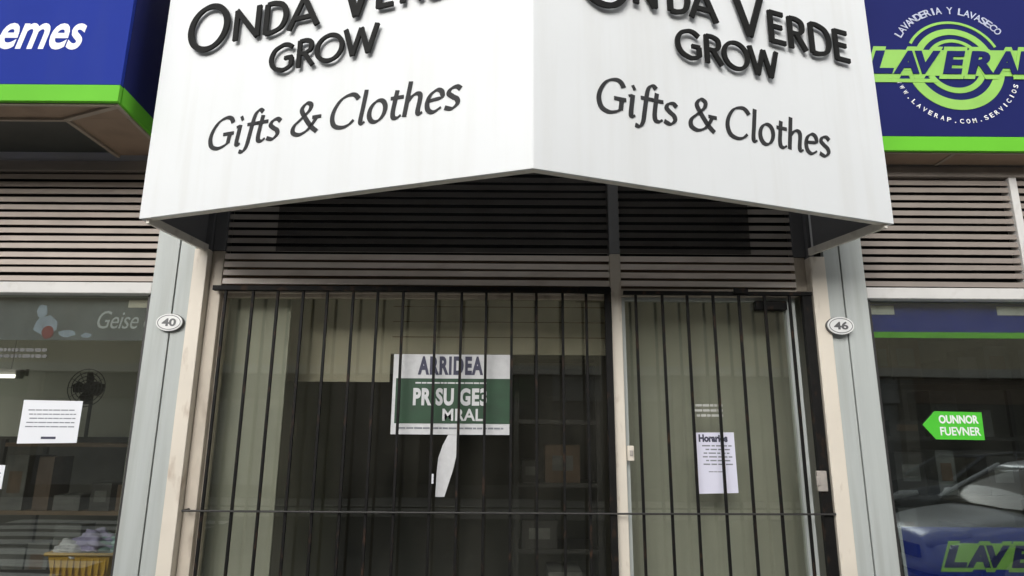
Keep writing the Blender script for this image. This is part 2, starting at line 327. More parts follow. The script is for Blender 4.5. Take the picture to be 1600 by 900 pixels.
# ------------------------------------------------------------------ louvres
def louvre(parent, x0, x1, z0, z1, y, pitch, m, name='louvre', back='dark'):
    s = MB(); n = int((z1 - z0) / pitch + .01); random.seed(int(x0 * 100))
    for i in range(n):
        z = z0 + (i + .5) * pitch; dz = random.uniform(-.0016, .0016); t = random.uniform(-.0028, .0028)
        lip = .0265 if name == 'louvre' else .0285
        prof = [(0, -.0145), (.005, -.015), (.040, .016), (.038, .0185), (.006, -.002), (.007, lip - .0155), (.003, lip - .0150)]
        fn = lambda a, b, h, z=z + dz, t=t: Vector((h, y + a, z + b + t * (h - x0) / (x1 - x0)))
        s.prism(prof, fn, x0, x1)
    o = s.build(name, m, parent)
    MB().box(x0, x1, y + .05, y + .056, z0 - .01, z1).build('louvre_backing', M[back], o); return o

# ------------------------------------------------------------------ middle shopfront
mid = root('shopfront', (0, 0, 0), 'middle shopfront with cream frame, louvres, barred window and glass door under white canopy', 'shopfront')
box('jamb', M['cream'], mid, -1.571, -1.503, -.045, .05, 0, 2.49, bevel=.003)
box('jamb', M['cream2'], mid, -1.5005, -1.442, .0, .06, 0, 2.492, bevel=.003)
box('shaded_jamb_top', M['inner'], mid, -1.5005, -1.442, -.004, .06, 2.494, 3.32)  # jamb tops in dark grey: canopy shade put into the colour
box('shaded_jamb_top', M['inner'], mid, -1.545, -1.503, -.02, .06, 2.492, 3.32)
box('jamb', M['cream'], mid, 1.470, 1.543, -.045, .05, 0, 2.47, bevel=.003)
box('shaded_jamb_top', M['inner'], mid, 1.478, 1.503, -.02, .06, 2.474, 3.32)
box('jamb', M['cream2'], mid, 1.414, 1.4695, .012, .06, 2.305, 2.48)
box('shaded_jamb_top', M['inner'], mid, 1.414, 1.4775, .008, .06, 2.482, 3.32)
box('mullion', M['cream'], mid, .487, .540, -.006, .055, 0, 2.488, bevel=.003)
box('shaded_mullion_top', M['shadedmullion'], mid, .488, .539, -.004, .055, 2.490, 3.32)  # upper mullion in grey, painting in the shade inside the canopy
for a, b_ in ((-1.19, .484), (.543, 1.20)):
    box('shade_sheet', M['shadesheet'], mid, a, b_, .004, .007, 2.494, 3.31, bevel=0)  # see-through dark sheet added to deepen the canopy shade on the louvres
hr = MB(); hr.box(-1.4415, .4865, .006, .055, 2.279, 2.312); hr.box(.5405, 1.4135, .004, .055, 2.275, 2.312)
hr.build('head_rail', M['cream2'], mid, .002)
for a, b_ in ((-1.441, .486), (.541, 1.4135)):
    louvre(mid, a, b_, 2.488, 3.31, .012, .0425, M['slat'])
    louvre(mid, a, b_, 2.318, 2.488, .004, .0425, M['litslat'], 'lit_louvre', 'soffit')  # lowest slats in a lighter colour, painting in the light below the canopy
box('stall_riser', M['pier'], mid, -1.441, .4865, .01, .07, .013, .42)
# window
wn = MB(); wn.box(-1.4415, -1.424, .03, .075, .42, 2.278); wn.box(.474, .4865, .03, .075, .42, 2.278); wn.box(-1.423, .473, .03, .075, .421, .45); wn.box(-1.423, .473, .03, .075, 2.262, 2.278)
wf = wn.build('window_frame', M['cream2'], mid, .0015)
box('pane', M['glass'], wf, -1.4235, .4735, .050, .056, .4505, 2.2615, bevel=0)
# door
dn = MB(); dn.box(.5405, .562, .03, .07, .02, 2.274); dn.box(1.362, 1.408, .03, .07, .02, 2.274); dn.box(.5625, 1.3615, .03, .07, .02, .16); dn.box(.5625, 1.3615, .03, .07, 2.258, 2.274)
door = dn.build('door', M['pier'], mid, .0015)
box('pane', M['glass'], door, .5622, 1.3618, .047, .053, .1605, 2.2575, bevel=0)
box('door_closer', M['black'], door, 1.205, 1.361, .008, .045, 2.212, 2.256, bevel=.004)
hd = MB(); hd.tube([(1.33, .04, .66), (1.33, .012, .68), (1.33, .012, .88), (1.33, .04, .90)], .009); hd.build('handle', M['steel'], door)

# ------------------------------------------------------------------ neighbouring shopfronts
def side_shop(x0, x1, label, sm, mull, gl, lm):
    r = root('shopfront', ((x0 + x1) / 2, 0, 0), label, 'shopfront')
    box('top_rail', sm, r, x0, x1, -.004, .06, 2.916, 2.972, bevel=.003)
    box('window_head', M['sill'], r, x0, x1, -.012, .06, 2.268, 2.324, bevel=.004)
    xs = [x0] + mull + [x1]
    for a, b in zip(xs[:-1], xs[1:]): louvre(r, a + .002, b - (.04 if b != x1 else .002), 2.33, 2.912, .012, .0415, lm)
    for m_ in mull: box('louvre_mullion', M['sill'], r, m_ - .039, m_, .0, .06, 2.326, 2.914)
    box('upper_panel', M['render'], r, x0, x1, .01, .12, 2.974, 3.33, bevel=0)
    f = MB(); f.box(x0, x0 + .03, .02, .08, .36, 2.266); f.box(x1 - .03, x1, .02, .08, .36, 2.266); f.box(x0 + .031, x1 - .031, .02, .08, .36, .40)
    fr = f.build('window_frame', M['rack'], r, .002)
    box('pane', gl, fr, x0 + .0305, x1 - .0305, .047, .053, .4005, 2.266, bevel=0)
    box('stall_riser', M['pier'], r, x0, x1, .01, .09, .013, .359); return r
lsh = side_shop(-4.978, -1.777, 'left shopfront with brown louvres over a wide window, beside the grey pier', M['slat2'], [-3.6], M['glassl'], M['slat3'])
rsh = side_shop(1.750, 4.978, 'right shopfront with louvres over a dark window that mirrors a parked car', M['slat2'], [2.60, 3.9], M['glassr'], M['slat2'])

# ------------------------------------------------------------------ the white canopy
A, B, C = (-1.606, -.474), (.070, -1.038), (1.640, -.475)
ZB, ZT = 2.495, 4.05
cn = root('canopy_sign', (0, 0, 2.495), 'white angular canopy sign with dark lettering projecting over the middle shopfront', 'sign')
FL, FR = faceplane(A, B), faceplane(B, C)
LL = (Vector(B) - Vector(A)).length; LR = (Vector(C) - Vector(B)).length
MB().prism([(0, ZB), (LL, ZB), (LL, ZT), (0, ZT)], FL, -.012, 0).build('front_panel', M['white'], cn, .002)
MB().prism([(.001, ZB), (LR, ZB), (LR, ZT), (.001, ZT)], FR, -.012, 0).build('front_panel', M['white'], cn, .002)
SLf, SRf = faceplane((-1.548, -.024), (A[0] + .006, A[1] + .012)), faceplane((C[0] - .006, C[1] + .012), (1.505, -.024))
for fn, P, Q in ((SLf, (-1.548, -.024), (A[0] + .006, A[1] + .012)), (SRf, (C[0] - .006, C[1] + .012), (1.505, -.024))):
    Ls = (Vector(P) - Vector(Q)).length
    b = MB(); b.prism([(0, ZB), (Ls, ZB), (Ls, ZT), (0, ZT)], fn, -.014, 0)
    sp = b.build('side_panel', [M['white']], cn)
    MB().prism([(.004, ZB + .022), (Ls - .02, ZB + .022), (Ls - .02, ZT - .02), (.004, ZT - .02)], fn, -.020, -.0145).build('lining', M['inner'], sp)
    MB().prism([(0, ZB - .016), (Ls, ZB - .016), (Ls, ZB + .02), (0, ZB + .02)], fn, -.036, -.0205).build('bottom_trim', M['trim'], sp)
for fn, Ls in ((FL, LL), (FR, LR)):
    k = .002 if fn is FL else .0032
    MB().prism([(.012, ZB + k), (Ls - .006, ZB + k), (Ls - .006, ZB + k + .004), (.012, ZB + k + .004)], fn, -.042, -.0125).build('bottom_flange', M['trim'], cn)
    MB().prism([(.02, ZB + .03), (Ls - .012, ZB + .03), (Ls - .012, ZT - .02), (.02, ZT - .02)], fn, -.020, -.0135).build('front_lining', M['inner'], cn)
for k in range(3):      # open-topped box, stayed to the wall by three flat bars
    x = -1.1 + k * 1.15; yy = -.50 - .33 * (1 - abs(k - 1))
    box('stay_bar', M['inner'], cn, x - .02, x + .02, yy, .129, ZT - .12, ZT - .112, bevel=0)

def raised(fn, spec, zb):
    for ch, s0, s1, h, dz in spec:
        g = CAPS[ch]; adv = {'O': .94, 'N': .72, 'D': .70, 'A': .78, 'V': .76, 'E': .55, 'R': .62, 'G': .78, 'W': 1.06}[ch]
        b = MB(); pen_glyph(b, g, s0, zb + dz, (s1 - s0) / adv, h, fn, .168 * (.8 if ch in 'OV' and h > .18 else 1), .115 * (.8 if ch in 'OV' and h > .18 else 1), R(20), 0, .016, .025)
        b.build('letter', M['letter'], cn)
raised(FL, [('O', .168, .384, .226, -.016), ('N', .414, .552, .148, 0), ('D', .572, .694, .148, -.004), ('A', .704, .850, .148, -.010),
            ('V', .955, 1.105, .226, -.012), ('E', 1.118, 1.20, .150, 0), ('R', 1.226, 1.325, .150, 0), ('D', 1.342, 1.460, .150, 0), ('E', 1.486, 1.566, .150, 0)], 3.254)
raised(FL, [('G', .625, .742, .122, 0), ('R', .760, .842, .122, 0), ('O', .852, .980, .122, 0), ('W', .986, 1.136, .122, .004)], 3.060)
raised(FR, [('O', .180, .390, .226, -.050), ('N', .412, .512, .150, .0), ('D', .566, .668, .150, .004), ('A', .674, .800, .150, .004),
            ('V', .880, 1.046, .226, -.016), ('E', 1.060, 1.150, .150, -.016), ('R', 1.166, 1.262, .150, -.020), ('D', 1.280, 1.400, .150, -.020), ('E', 1.416, 1.506, .150, -.020)], 3.240)
raised(FR, [('G', .594, .710, .125, 0), ('R', .728, .812, .125, 0), ('O', .818, .944, .125, 0), ('W', .950, 1.092, .125, .000)], 3.052)
def script(fn, s0, s1, zb, cap, slope, shear):
    t = 'Gifts & Clothes'; tot = sum(ITAL[c][0] for c in t); k = (s1 - s0 - shear * cap) / tot; x = s0; b = MB()
    for ch in t:
        pen_glyph(b, ITAL[ch], x, zb + slope * (x - s0), k, cap, fn, .155, .060, R(30), shear, .0015, .003); x += ITAL[ch][0] * k
    b.build('painted_script', M['paintletter'], cn)
script(FL, .325, 1.512, 2.766, .136, .004, .16)
script(FR, .245, 1.372, 2.764, .138, -.012, .14)

# ------------------------------------------------------------------ blue sign boxes
ls = root('sign_box', (-4, -.3, 2.978), 'blue box sign with white word ending emes and green stripe, over left shop', 'sign')
X1 = -1.697; YF = -.59
MB().box(-6, X1, YF, YF + .02, 3.064, 4.3).build('front_panel', M['blue'], ls, .002)
MB().box(-6.0, X1, YF - .003, YF + .018, 2.984, 3.062).build('stripe', M['green'], ls, .002)
sf = faceplane((X1, YF + .022), (X1 - .05, -.03)); ln = .56
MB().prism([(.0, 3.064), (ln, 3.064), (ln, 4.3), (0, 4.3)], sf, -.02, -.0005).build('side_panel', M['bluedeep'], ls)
MB().prism([(.0, 2.984), (ln, 2.984), (ln, 3.062), (0, 3.062)], sf, -.02, .0025).build('side_stripe', M['green'], ls)
so = MB(); so.box(-6, X1 - .03, YF + .022, YF + .165, 2.990, 3.02); so.box(-2.03, X1 - .06, YF + .166, -.03, 2.990, 3.02)
sob = so.build('soffit_board', M['soffit'], ls)
st = MB(); st.box(-6, X1 - .012, YF + .019, YF + .034, 2.976, 2.9895); st.box(-6, -2.03, YF + .160, YF + .175, 2.978, 2.9895); st.box(-2.038, -2.02, YF + .176, -.03, 2.978, 2.9895)
# mitre strip across the corner and the wall-side edge
dv = Vector((X1 - .03, YF + .04, 0)); dw = Vector((-2.03, YF + .165, 0)); dn_ = (dw - dv).normalized(); pn = Vector((-dn_.y, dn_.x, 0)) * .011
st.add([(*(dv + pn).xy, 2.9780), (*(dv - pn).xy, 2.9780), (*(dw - pn).xy, 2.9780), (*(dw + pn).xy, 2.9780), (*(dv + pn).xy, 2.9892), (*(dv - pn).xy, 2.9892), (*(dw - pn).xy, 2.9892), (*(dw + pn).xy, 2.9892)],
       [(0, 1, 2, 3), (4, 5, 6, 7), (0, 1, 5, 4), (1, 2, 6, 5), (2, 3, 7, 6), (3, 0, 4, 7)])
sg = faceplane((X1 - .012, YF + .035), (X1 - .06, -.03))
st.prism([(0, 2.976), (.53, 2.976), (.53, 2.9895), (0, 2.9895)], sg, -.016, 0)
st.build('soffit_trim', M['soffitrim'], ls)
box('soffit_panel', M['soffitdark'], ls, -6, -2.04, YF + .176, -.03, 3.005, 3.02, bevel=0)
tx = MB(); text(tx, 'emes', -2.262, -1.886, 3.232, 3.362, wallplane(YF), .0005, .0015, .02, .28, 1.0); tx.build('lettering', M['signwhite'], ls)

rs = root('sign_box', (3.8, -.1, 2.972), 'blue box sign with round lime laundry logo and green stripe, over right shop', 'sign')
YR = -.18
MB().box(1.76, 6, YR, YR + .02, 3.053, 4.3).build('front_panel', M['bluedeep'], rs, .002)
MB().box(1.76, 6, YR - .003, YR + .018, 2.975, 3.051).build('stripe', M['green'], rs, .002)
MB().box(1.76, 1.78, YR + .021, -.006, 2.975, 4.3).build('side_panel', M['bluedeep'], rs)
MB().box(1.781, 6, YR + .021, -.006, 2.979, 2.99).build('soffit_board', M['soffit'], rs)
q = MB(); q.box(2.18, 2.20, YR + .021, -.006, 2.974, 2.9785); q.box(1.781, 6, YR + .0205, YR + .034, 2.9735, 2.9785); q.build('soffit_trim', M['soffitrim'], rs)
lg = wallplane(YR); CX, CZ = 2.240, 3.446
def ring(mb, r0, r1, a0, a1, h0, h1, cx=CX, cz=CZ, n=48):
    for i in range(n):
        t0 = R(a0 + (a1 - a0) * i / n); t1 = R(a0 + (a1 - a0) * (i + 1) / n)
        p = [(cx + r * math.cos(t), cz + r * math.sin(t)) for r, t in ((r0, t0), (r1, t0), (r1, t1), (r0, t1))]
        mb.prism(p, lg, h0, h1)
def letters(mb, word, s0, pitch, wd, z0, z1, fn, h0, h1, bold, shear):
    for i, ch in enumerate(word): text(mb, ch, s0 + i * pitch, s0 + i * pitch + wd, z0, z1, fn, h0 + .0001 * i, h1 + .00025 * i, bold, shear)
for ra in ((.236, .250, 25, 150), (.172, .206, 15, 165), (.128, .146, 20, 160), (.196, .250, 192, 352), (.128, .158, 205, 335)):
    rg = MB(); ring(rg, *ra, .001, .003); rg.build('logo_ring', M['limegr'], rs)
hl = MB(); hl.prism([(1.80, 3.384), (2.62, 3.384), (2.68, 3.530), (1.86, 3.530)], lg, .0031, .0036)
letters(hl, 'LAVERAP', 1.772, .125, .172, 3.366, 3.548, lg, .0037, .0045, .06, .28)
hl.box(1.80, 2.14, YR - .0048, YR - .0028, 3.346, 3.3655); hl.build('lettering_halo', M['limegr'], rs)
tl = MB(); letters(tl, 'LAVERAP', 1.793, .125, .132, 3.392, 3.522, lg, .0068, .0085, .05, .28); tl.build('lettering', M['bluedeep'], rs)
def arc_text(mb, body, r, a0, a1, size, inward, m_h=(.001, .003)):
    n = len(body)
    for i, ch in enumerate(body):
        if ch == ' ': continue
        a = R(a0 + (a1 - a0) * i / (n - 1)); up = Vector((math.cos(a), math.sin(a))) * (1 if not inward else -1); ri = Vector((up.y, -up.x))
        p = Vector((CX, CZ)) + Vector((math.cos(a), math.sin(a))) * r
        wd = size * (.78 if ch not in 'I.' else .25)
        text(mb, ch, -wd / 2, wd / 2, -size / 2, size / 2 if ch != '.' else -size / 4, lambda s, z, h, p=p, up=up, ri=ri: lg(*(p + ri * s + up * z), h), *m_h, bold=.01)
at = MB(); arc_text(at, 'LAVANDERIA Y LAVASECO', .315, 146, 38, .040, False); at.build('arc_lettering', M['palewhite'], rs)
at = MB(); arc_text(at, 'WWW.LAVERAP.COM.SERVICIOS', .312, 198, 338, .024, True); at.build('arc_lettering', M['signwhite'], rs)

# ------------------------------------------------------------------ iron grille, barred gate, rod
gr = root('window_grille', (-.5, -.03, .4), 'black iron grille of upright bars over the wide middle window', 'grille')
box('top_rail', M['black'], gr, -1.462, .484, -.046, -.016, 2.281, 2.305, bevel=.002)
box('bottom_rail', M['black'], gr, -1.40, .484, -.043, -.019, .44, .464)
box('end_stile', M['black'], gr, .452, .484, -.042, -.018, .4645, 2.2805)
box('lock_box', M['black'], gr, .33, .478, -.060, -.047, 2.272, 2.308, bevel=.004)
for x in (-1.400, -1.267, -1.146, -1.020, -.900, -.777, -.657, -.531, -.370, -.247, -.124, -.001, .119, .246, .363):
    iron_bar(gr, x, .4645, 2.2805)
gt = root('barred_gate', (.97, -.03, .05), 'black iron barred gate in front of the glass door', 'gate')
box('top_rail', M['black'], gt, .545, 1.466, -.042, -.020, 2.274, 2.292)
box('bottom_rail', M['black'], gt, .545, 1.40, -.042, -.020, .06, .084)
box('hinge_post', M['black'], gt, 1.420, 1.466, -.034, -.004, .013, 2.2735)
box('lock_box', M['black'], gt, 1.08, 1.15, -.056, -.043, 2.278, 2.306, bevel=.003)
for x in (.603, .735, .856, .983, 1.109, 1.236, 1.358):
    iron_bar(gt, x, .0845, 2.2735)
lt = MB(); lt.box(1.400, 1.445, -.052, -.0345, 1.36, 1.45); lt.box(1.392, 1.412, -.060, -.0525, 1.385, 1.425); lt.build('latch', M['steel'], gt, .003)
rod = MB(); rod.tube([(-1.476, -.056, 1.258), (-.5, -.056, 1.257), (.5, -.056, 1.258), (1.462, -.056, 1.262)], .0045); rod.tube([(-1.476, -.056, 1.258), (-1.476, -.0, 1.258)], .006); rod.tube([(1.462, -.056, 1.262), (1.462, -.045, 1.262)], .006)
tag(rod.build('tie_rod', M['rack'], None), 'thin dark horizontal rod running across the window bars and gate bars', 'rod')
sl = root('strike_plate', (.55, -.03, 1.52), 'small cream lock plate screwed to the middle cream post', 'lock')
box('plate', M['cream'], sl, .541, .572, -.03, -.008, 1.487, 1.556, bevel=.004); box('keeper', M['steel'], sl, .550, .566, -.040, -.0305, 1.51, 1.535, bevel=.003)

# ------------------------------------------------------------------ house number plaques
def plaque(x, z, yb, num, label):
    r = root('house_number_plaque', (x, yb, z), label, 'plaque', 'oval house number plaques on the piers')
    E = lambda a, b: [(x + a * math.cos(t), z + b * math.sin(t)) for t in [2 * math.pi * k / 32 for k in range(32)]]
    fn = wallplane(yb)
    MB().prism(E(.066, .045), fn, .0, .018).build('rim', M['enamelrim'], r, .004)
    MB().prism(E(.064, .043), fn, .0181, .0235).build('plate', M['enamel'], r, .003)
    e = MB()
    for i in range(32):
        o, q = E(.056, .036), E(.053, .033); e.prism([o[i], o[(i + 1) % 32], q[(i + 1) % 32], q[i]], fn, .0236, .0246)
    e.build('border_line', M['enamelrim'], r)
    t = MB(); text(t, num, x - .034, x + .034, z - .019, z + .019, fn, .0236, .0255, .03); t.build('numerals', M['enamelrim'], r)
plaque(-1.652, 2.119, -.022, '40', 'oval white number plaque reading 40 on the left grey pier')
plaque(1.575, 2.121, -.046, '46', 'oval white number plaque reading 46 on the right pier and cream jamb')

# ------------------------------------------------------------------ signs and papers on the glass
GY = .049          # outer face of the panes is at y = .050 / .047
def lines(mb, x0, x1, z1, dz, n, th, y, gap=.012, seed=1):
    random.seed(seed)
    for i in range(n):
        x = x0 + random.uniform(0, .02); z = z1 - i * dz
        while x < x1 - .012:
            wd = min(random.uniform(.012, .04), x1 - x); mb.box(x, x + wd, y - .0006, y, z - th, z); x += wd + gap * .6
sgn = root('rental_sign', (-.29, .045, 1.6), 'green and white rental sign with torn white tail, hung in the barred window', 'sign')
sy = .046
box('board', M['swhite'], sgn, -.576, -.003, sy - .004, sy, 1.600, 1.984, bevel=.001)
box('green_field', M['sgreen'], sgn, -.560, -.006, sy - .0062, sy - .0045, 1.652, 1.866, bevel=0)
SF = wallplane(sy - .0045)
t = MB(); text(t, 'ARRIDEA', -.456, -.138, 1.884, 1.974, SF, 0, .002, .045, 0, 1.15); t.build('heading', M['inkdark'], sgn)
SF2 = wallplane(sy - .0065)
t = MB(); text(t, 'PR SU GE3', -.474, -.118, 1.736, 1.820, SF2, 0, .0015, .045, 0, 1.1); text(t, 'MRAL.', -.330, -.122, 1.664, 1.722, SF2, 0, .0015, .02); lines(t, -.47, -.12, 1.848, .02, 1, .007, sy - .0065, .006, 3); t.build('white_lettering', M['swhite'], sgn)
t = MB(); lines(t, -.55, -.03, 1.634, .02, 1, .008, sy - .0045, .006, 5); t.build('small_print', M['ink'], sgn)
tail = [(-.300, 1.600), (-.245, 1.600), (-.250, 1.540), (-.272, 1.440), (-.310, 1.316), (-.352, 1.316), (-.350, 1.420), (-.344, 1.492), (-.325, 1.550)]
MB().prism(tail, wallplane(sy), -.001, .001).build('paper_tail', M['swhite'], sgn)
box('tape', M['paper'], sgn, -.377, -.363, sy - .001, sy, 1.375, 1.42, bevel=0)

nd = root('paper_notice', (.97, .045, 1.35), 'lilac white printed notice taped to the glass door behind the gate bars', 'notice')
fp = lambda s, z, h: Vector((.884 + s - (z - 1.338) * .012, .0445 - h, z))
MB().prism([(0, 1.338), (.184, 1.343), (.184, 1.620), (0, 1.618)], fp, -.001, .0005).build('sheet', M['lilac'], nd)
t = MB(); text(t, 'Horarios', .014, .152, 1.574, 1.610, fp, .0006, .0014, .055); t.build('heading', M['inkdark'], nd)
t = MB(); lines(t, .905, 1.05, 1.560, .017, 6, .006, .0438, .01, 8); lines(t, .925, 1.02, 1.44, .014, 1, .004, .0438, .004, 9); t.build('small_print', M['ink'], nd)
fd = MB(); lines(fd, .880, 1.02, 1.752, .024, 3, .011, .0462, .008, 12)
tag(fd.build('faded_sticker', M['ceil'], None), 'faded pale lines of sticker lettering on door glass above the notice', 'sticker')

ln_ = root('paper_notice', (-2.2, .04, 1.55), 'white sheet of small print taped inside the left shop window', 'notice')
fl = lambda s, z, h: Vector((-2.348 + s, .0455 - h, z))
MB().prism([(-.003, 1.545), (.281, 1.550), (.281, 1.746), (-.004, 1.750)], fl, -.001, .0005).build('sheet', M['paper'], ln_)
t = MB(); lines(t, -2.325, -2.09, 1.705, .0195, 5, .005, .0448, .006, 21); lines(t, -2.22, -2.19, 1.737, .02, 1, .006, .0448, .004, 2); t.build('small_print', M['ink'], ln_)
t = MB(); t.box(-2.24, -2.17, .0440, .0448, 1.567, 1.578); t.build('signature', M['inkdark'], ln_)
ln2 = root('paper_notice', (-2.45, .04, 1.34), 'white sheet cut off by the left picture edge, below the other left sheet', 'notice')
box('sheet', M['paper'], ln2, -2.56, -2.386, .0445, .046, 1.338, 1.446, bevel=0)
t = MB(); lines(t, -2.55, -2.40, 1.43, .018, 4, .005, .0442, .006, 31); t.build('small_print', M['ink'], ln2)

bn = root('window_banner', (-3.3, .1, 2.05), 'slate blue printed banner with pale script across top of left window', 'banner')
box('cloth', M['slate'], bn, -4.9, -1.80, .075, .079, 2.045, 2.262, bevel=0)
bf = wallplane(.0745)
t = MB(); text(t, 'Geise e', -2.075, -1.80, 2.105, 2.195, bf, 0, .001, 0, .25, .95); t.build('script', M['script'], bn)
def blob(cx, cz, rx, rz, n=14, j=.25): return [(cx + rx * math.cos(t) * random.uniform(1 - j, 1), cz + rz * math.sin(t) * random.uniform(1 - j, 1)) for t in [2 * math.pi * k / n for k in range(n)]]
random.seed(4)
t = MB(); t.prism(blob(-2.33, 2.12, .07, .055), bf, 0, .0008); t.prism(blob(-2.36, 2.19, .03, .04), bf, .0002, .001); t.prism(blob(-2.22, 2.08, .05, .02), bf, .0001, .0009)
t.prism(blob(-2.12, 2.07, .03, .015), bf, .0001, .0009); t.build('figure_print', M['figure'], bn)
t = MB(); t.prism(blob(-2.315, 2.085, .032, .035, 14, .1), bf, .001, .0018); t.build('red_print', M['redink'], bn)
sc = MB(); lines(sc, -2.62, -2.28, 2.0, .03, 2, .016, .0462, .008, 44)
tag(sc.build('faded_sticker', M['boxa'], None), 'faded grey handwriting on left window glass under the slate banner', 'sticker')

rb = root('window_banner', (3.2, .1, 2.08), 'deep blue strip with green lower edge across top of right window', 'banner')
box('blue_strip', M['blue'], rb, 1.79, 4.9, .085, .089, 2.118, 2.262, bevel=0); box('green_edge', M['green'], rb, 1.79, 4.9, .084, .090, 2.088, 2.1175, bevel=0)
for i, (a, b) in enumerate(((1.80, 1.93), (2.45, 2.62))):
    tag(box('masking_label', M['trim'], None, a, b, .0800, .0835, 2.205, 2.250, bevel=.001), 'beige strip of paper on blue window strip, %s' % ('next to the right grey pier' if i == 0 else 'towards the right picture edge'), 'label', 'beige paper strips at the right window head')
tag(box('masking_label', M['trim'], None, -1.93, -1.795, .0700, .0735, 2.212, 2.250, bevel=.001), 'small beige strip at top of the left window, beside the left grey pier', 'label')

ga = root('arrow_sign', (2.12, .04, 1.66), 'bright green arrow shaped sticker pointing left in the right shop window', 'sticker')
af = wallplane(.0455)
MB().prism([(1.974, 1.662), (2.040, 1.726), (2.266, 1.722), (2.262, 1.592), (2.030, 1.594)], af, -.001, .0006).build('arrow', M['arrow'], ga)
t = MB(); text(t, 'OUNNOR', 2.055, 2.245, 1.668, 1.708, af, .0007, .0015, .035); text(t, 'FUEVNER', 2.055, 2.248, 1.612, 1.652, af, .0007, .0015, .02); t.build('lettering', M['signwhite'], ga)

bd = root('window_board', (2.6, .12, .7), 'blue board lettered LAVERAP standing in right window, white left edge', 'board')
MB().add([(1.858, .10, .42), (3.4, .10, .42), (3.4, .10, 1.19), (1.838, .10, 1.19), (1.858, .115, .42), (3.4, .115, .42), (3.4, .115, 1.19), (1.838, .115, 1.19)],
         [(0, 1, 2, 3), (4, 5, 6, 7), (0, 1, 5, 4), (1, 2, 6, 5), (2, 3, 7, 6), (3, 0, 4, 7)]).build('panel', M['blue'], bd)
MB().add([(1.846, .0965, .42), (1.860, .0965, .42), (1.840, .0965, 1.19), (1.826, .0965, 1.19), (1.846, .099, .42), (1.860, .099, .42), (1.840, .099, 1.19), (1.826, .099, 1.19)],
         [(0, 1, 2, 3), (4, 5, 6, 7), (0, 1, 5, 4), (1, 2, 6, 5), (2, 3, 7, 6), (3, 0, 4, 7)]).build('edge_strip', M['swhite'], bd)
wf_ = wallplane(.0985)
t = MB(); t.prism([(2.03, 1.006), (2.71, 1.006), (2.745, 1.120), (2.065, 1.120)], wf_, 0, .0004); letters(t, 'LAVERAP', 2.0, .105, .145, .995, 1.130, wf_, .0005, .001, .06, .28); t.build('lettering_halo', M['limegr'], bd)
t = MB(); letters(t, 'LAVERAP', 2.017, .105, .112, 1.014, 1.112, wf_, .0032, .0042, .05, .28); t.build('lettering', M['bluedeep'], bd)

# ------------------------------------------------------------------ inside the shops
box('partition_board', M['inwall2'], bld, .575, 1.615, .28, .31, .013, 2.44, bevel=0)
box('partition_board', M['inwall3'], bld, -1.445, -1.135, .145, .17, .013, 2.44, bevel=0)
def shelf_rack(x0, x1, y0, y1, h, n, label, sm, items, seed):
    r = root('shelf_rack', ((x0 + x1) / 2, (y0 + y1) / 2, .012), label, 'shelf'); random.seed(seed); SEEN = {}
    for x in (x0, x1 - .03):
        for y in (y0, y1 - .03): box('post', M['rack'], r, x, x + .03, y, y + .03, .012, h, bevel=0)
    for i in range(n):
        z = .15 + i * (h - .2) / (n - 1); box('shelf', sm, r, x0 + .031, x1 - .031, y0, y1, z, z + .025, bevel=0)
        if items and i < n - 1:
            x = x0 + .05
            while x < x1 - .16:
                wd = random.uniform(.09, .24); hh = random.uniform(.1, (h - .2) / (n - 1) - .06)
                if random.random() < .8 and x + wd < x1 - .04:
                    b = MB(); d = random.uniform(.15, y1 - y0 - .06); b.box(x, x + wd, y0 + .02, y0 + .02 + d, z + .026, z + .026 + hh); b.cur = 1; b.box(x + wd * .2, x + wd * .8, y0 + .018, y0 + .0195, z + .03 + hh * .3, z + .03 + hh * .7)
                    BOXES.append(b.build('carton', [random.choice((M['boxa'], M['boxb'], M['boxa'], M['rack'])), random.choice((M['boxb'], M['boxa']))], None, 0))
                    SEEN[i] = SEEN.get(i, 0) + 1; BOXES[-1]['shelfno'] = '%s, %s from left on the %s shelf down of the ' % (('grey carton' if BOXES[-1].data.materials[0] == M['boxa'] else 'brown carton' if BOXES[-1].data.materials[0] == M['boxb'] else 'black carton'), ORD[SEEN[i] - 1], ORD[n - 1 - i])
                x += wd + random.uniform(.01, .08)
    return r
BOXES = []; ORD = ('first', 'second', 'third', 'fourth', 'fifth', 'sixth', 'seventh', 'eighth', 'ninth', 'tenth', 'eleventh', 'twelfth')
shelf_rack(.02, .56, 1.0, 1.4, 2.1, 6, 'black metal shelf rack of stock standing inside the barred middle window', M['rack'], True, 3)
for b in BOXES: b['label'] = b['shelfno'] + 'black shelf rack'; b['group'] = 'cartons on the black shelf rack'
n0 = len(BOXES)
shelf_rack(-3.55, -2.25, 1.5, 1.95, 1.55, 4, 'brown shelf rack with cartons standing at the back of left shop', M['rackbrown'], True, 9)
for b in BOXES[n0:]: b['label'] = b['shelfno'] + 'brown shelf rack'; b['group'] = 'cartons on the brown shelf rack'
n1 = len(BOXES)
shelf_rack(1.78, 3.6, 1.1, 1.6, 2.35, 7, 'tall dim shelf rack of stock standing inside the right shop', M['rack'], True, 5)
for b in BOXES[n1:]: b['label'] = b['shelfno'] + 'tall dim rack'; b['group'] = 'cartons on the tall dim rack'
for b in BOXES: b['category'] = 'carton'; del b['shelfno']
box('dado', M['darkwall'], bld, -8.69, -1.74, 2.575, 2.599, .013, 1.56, bevel=0)
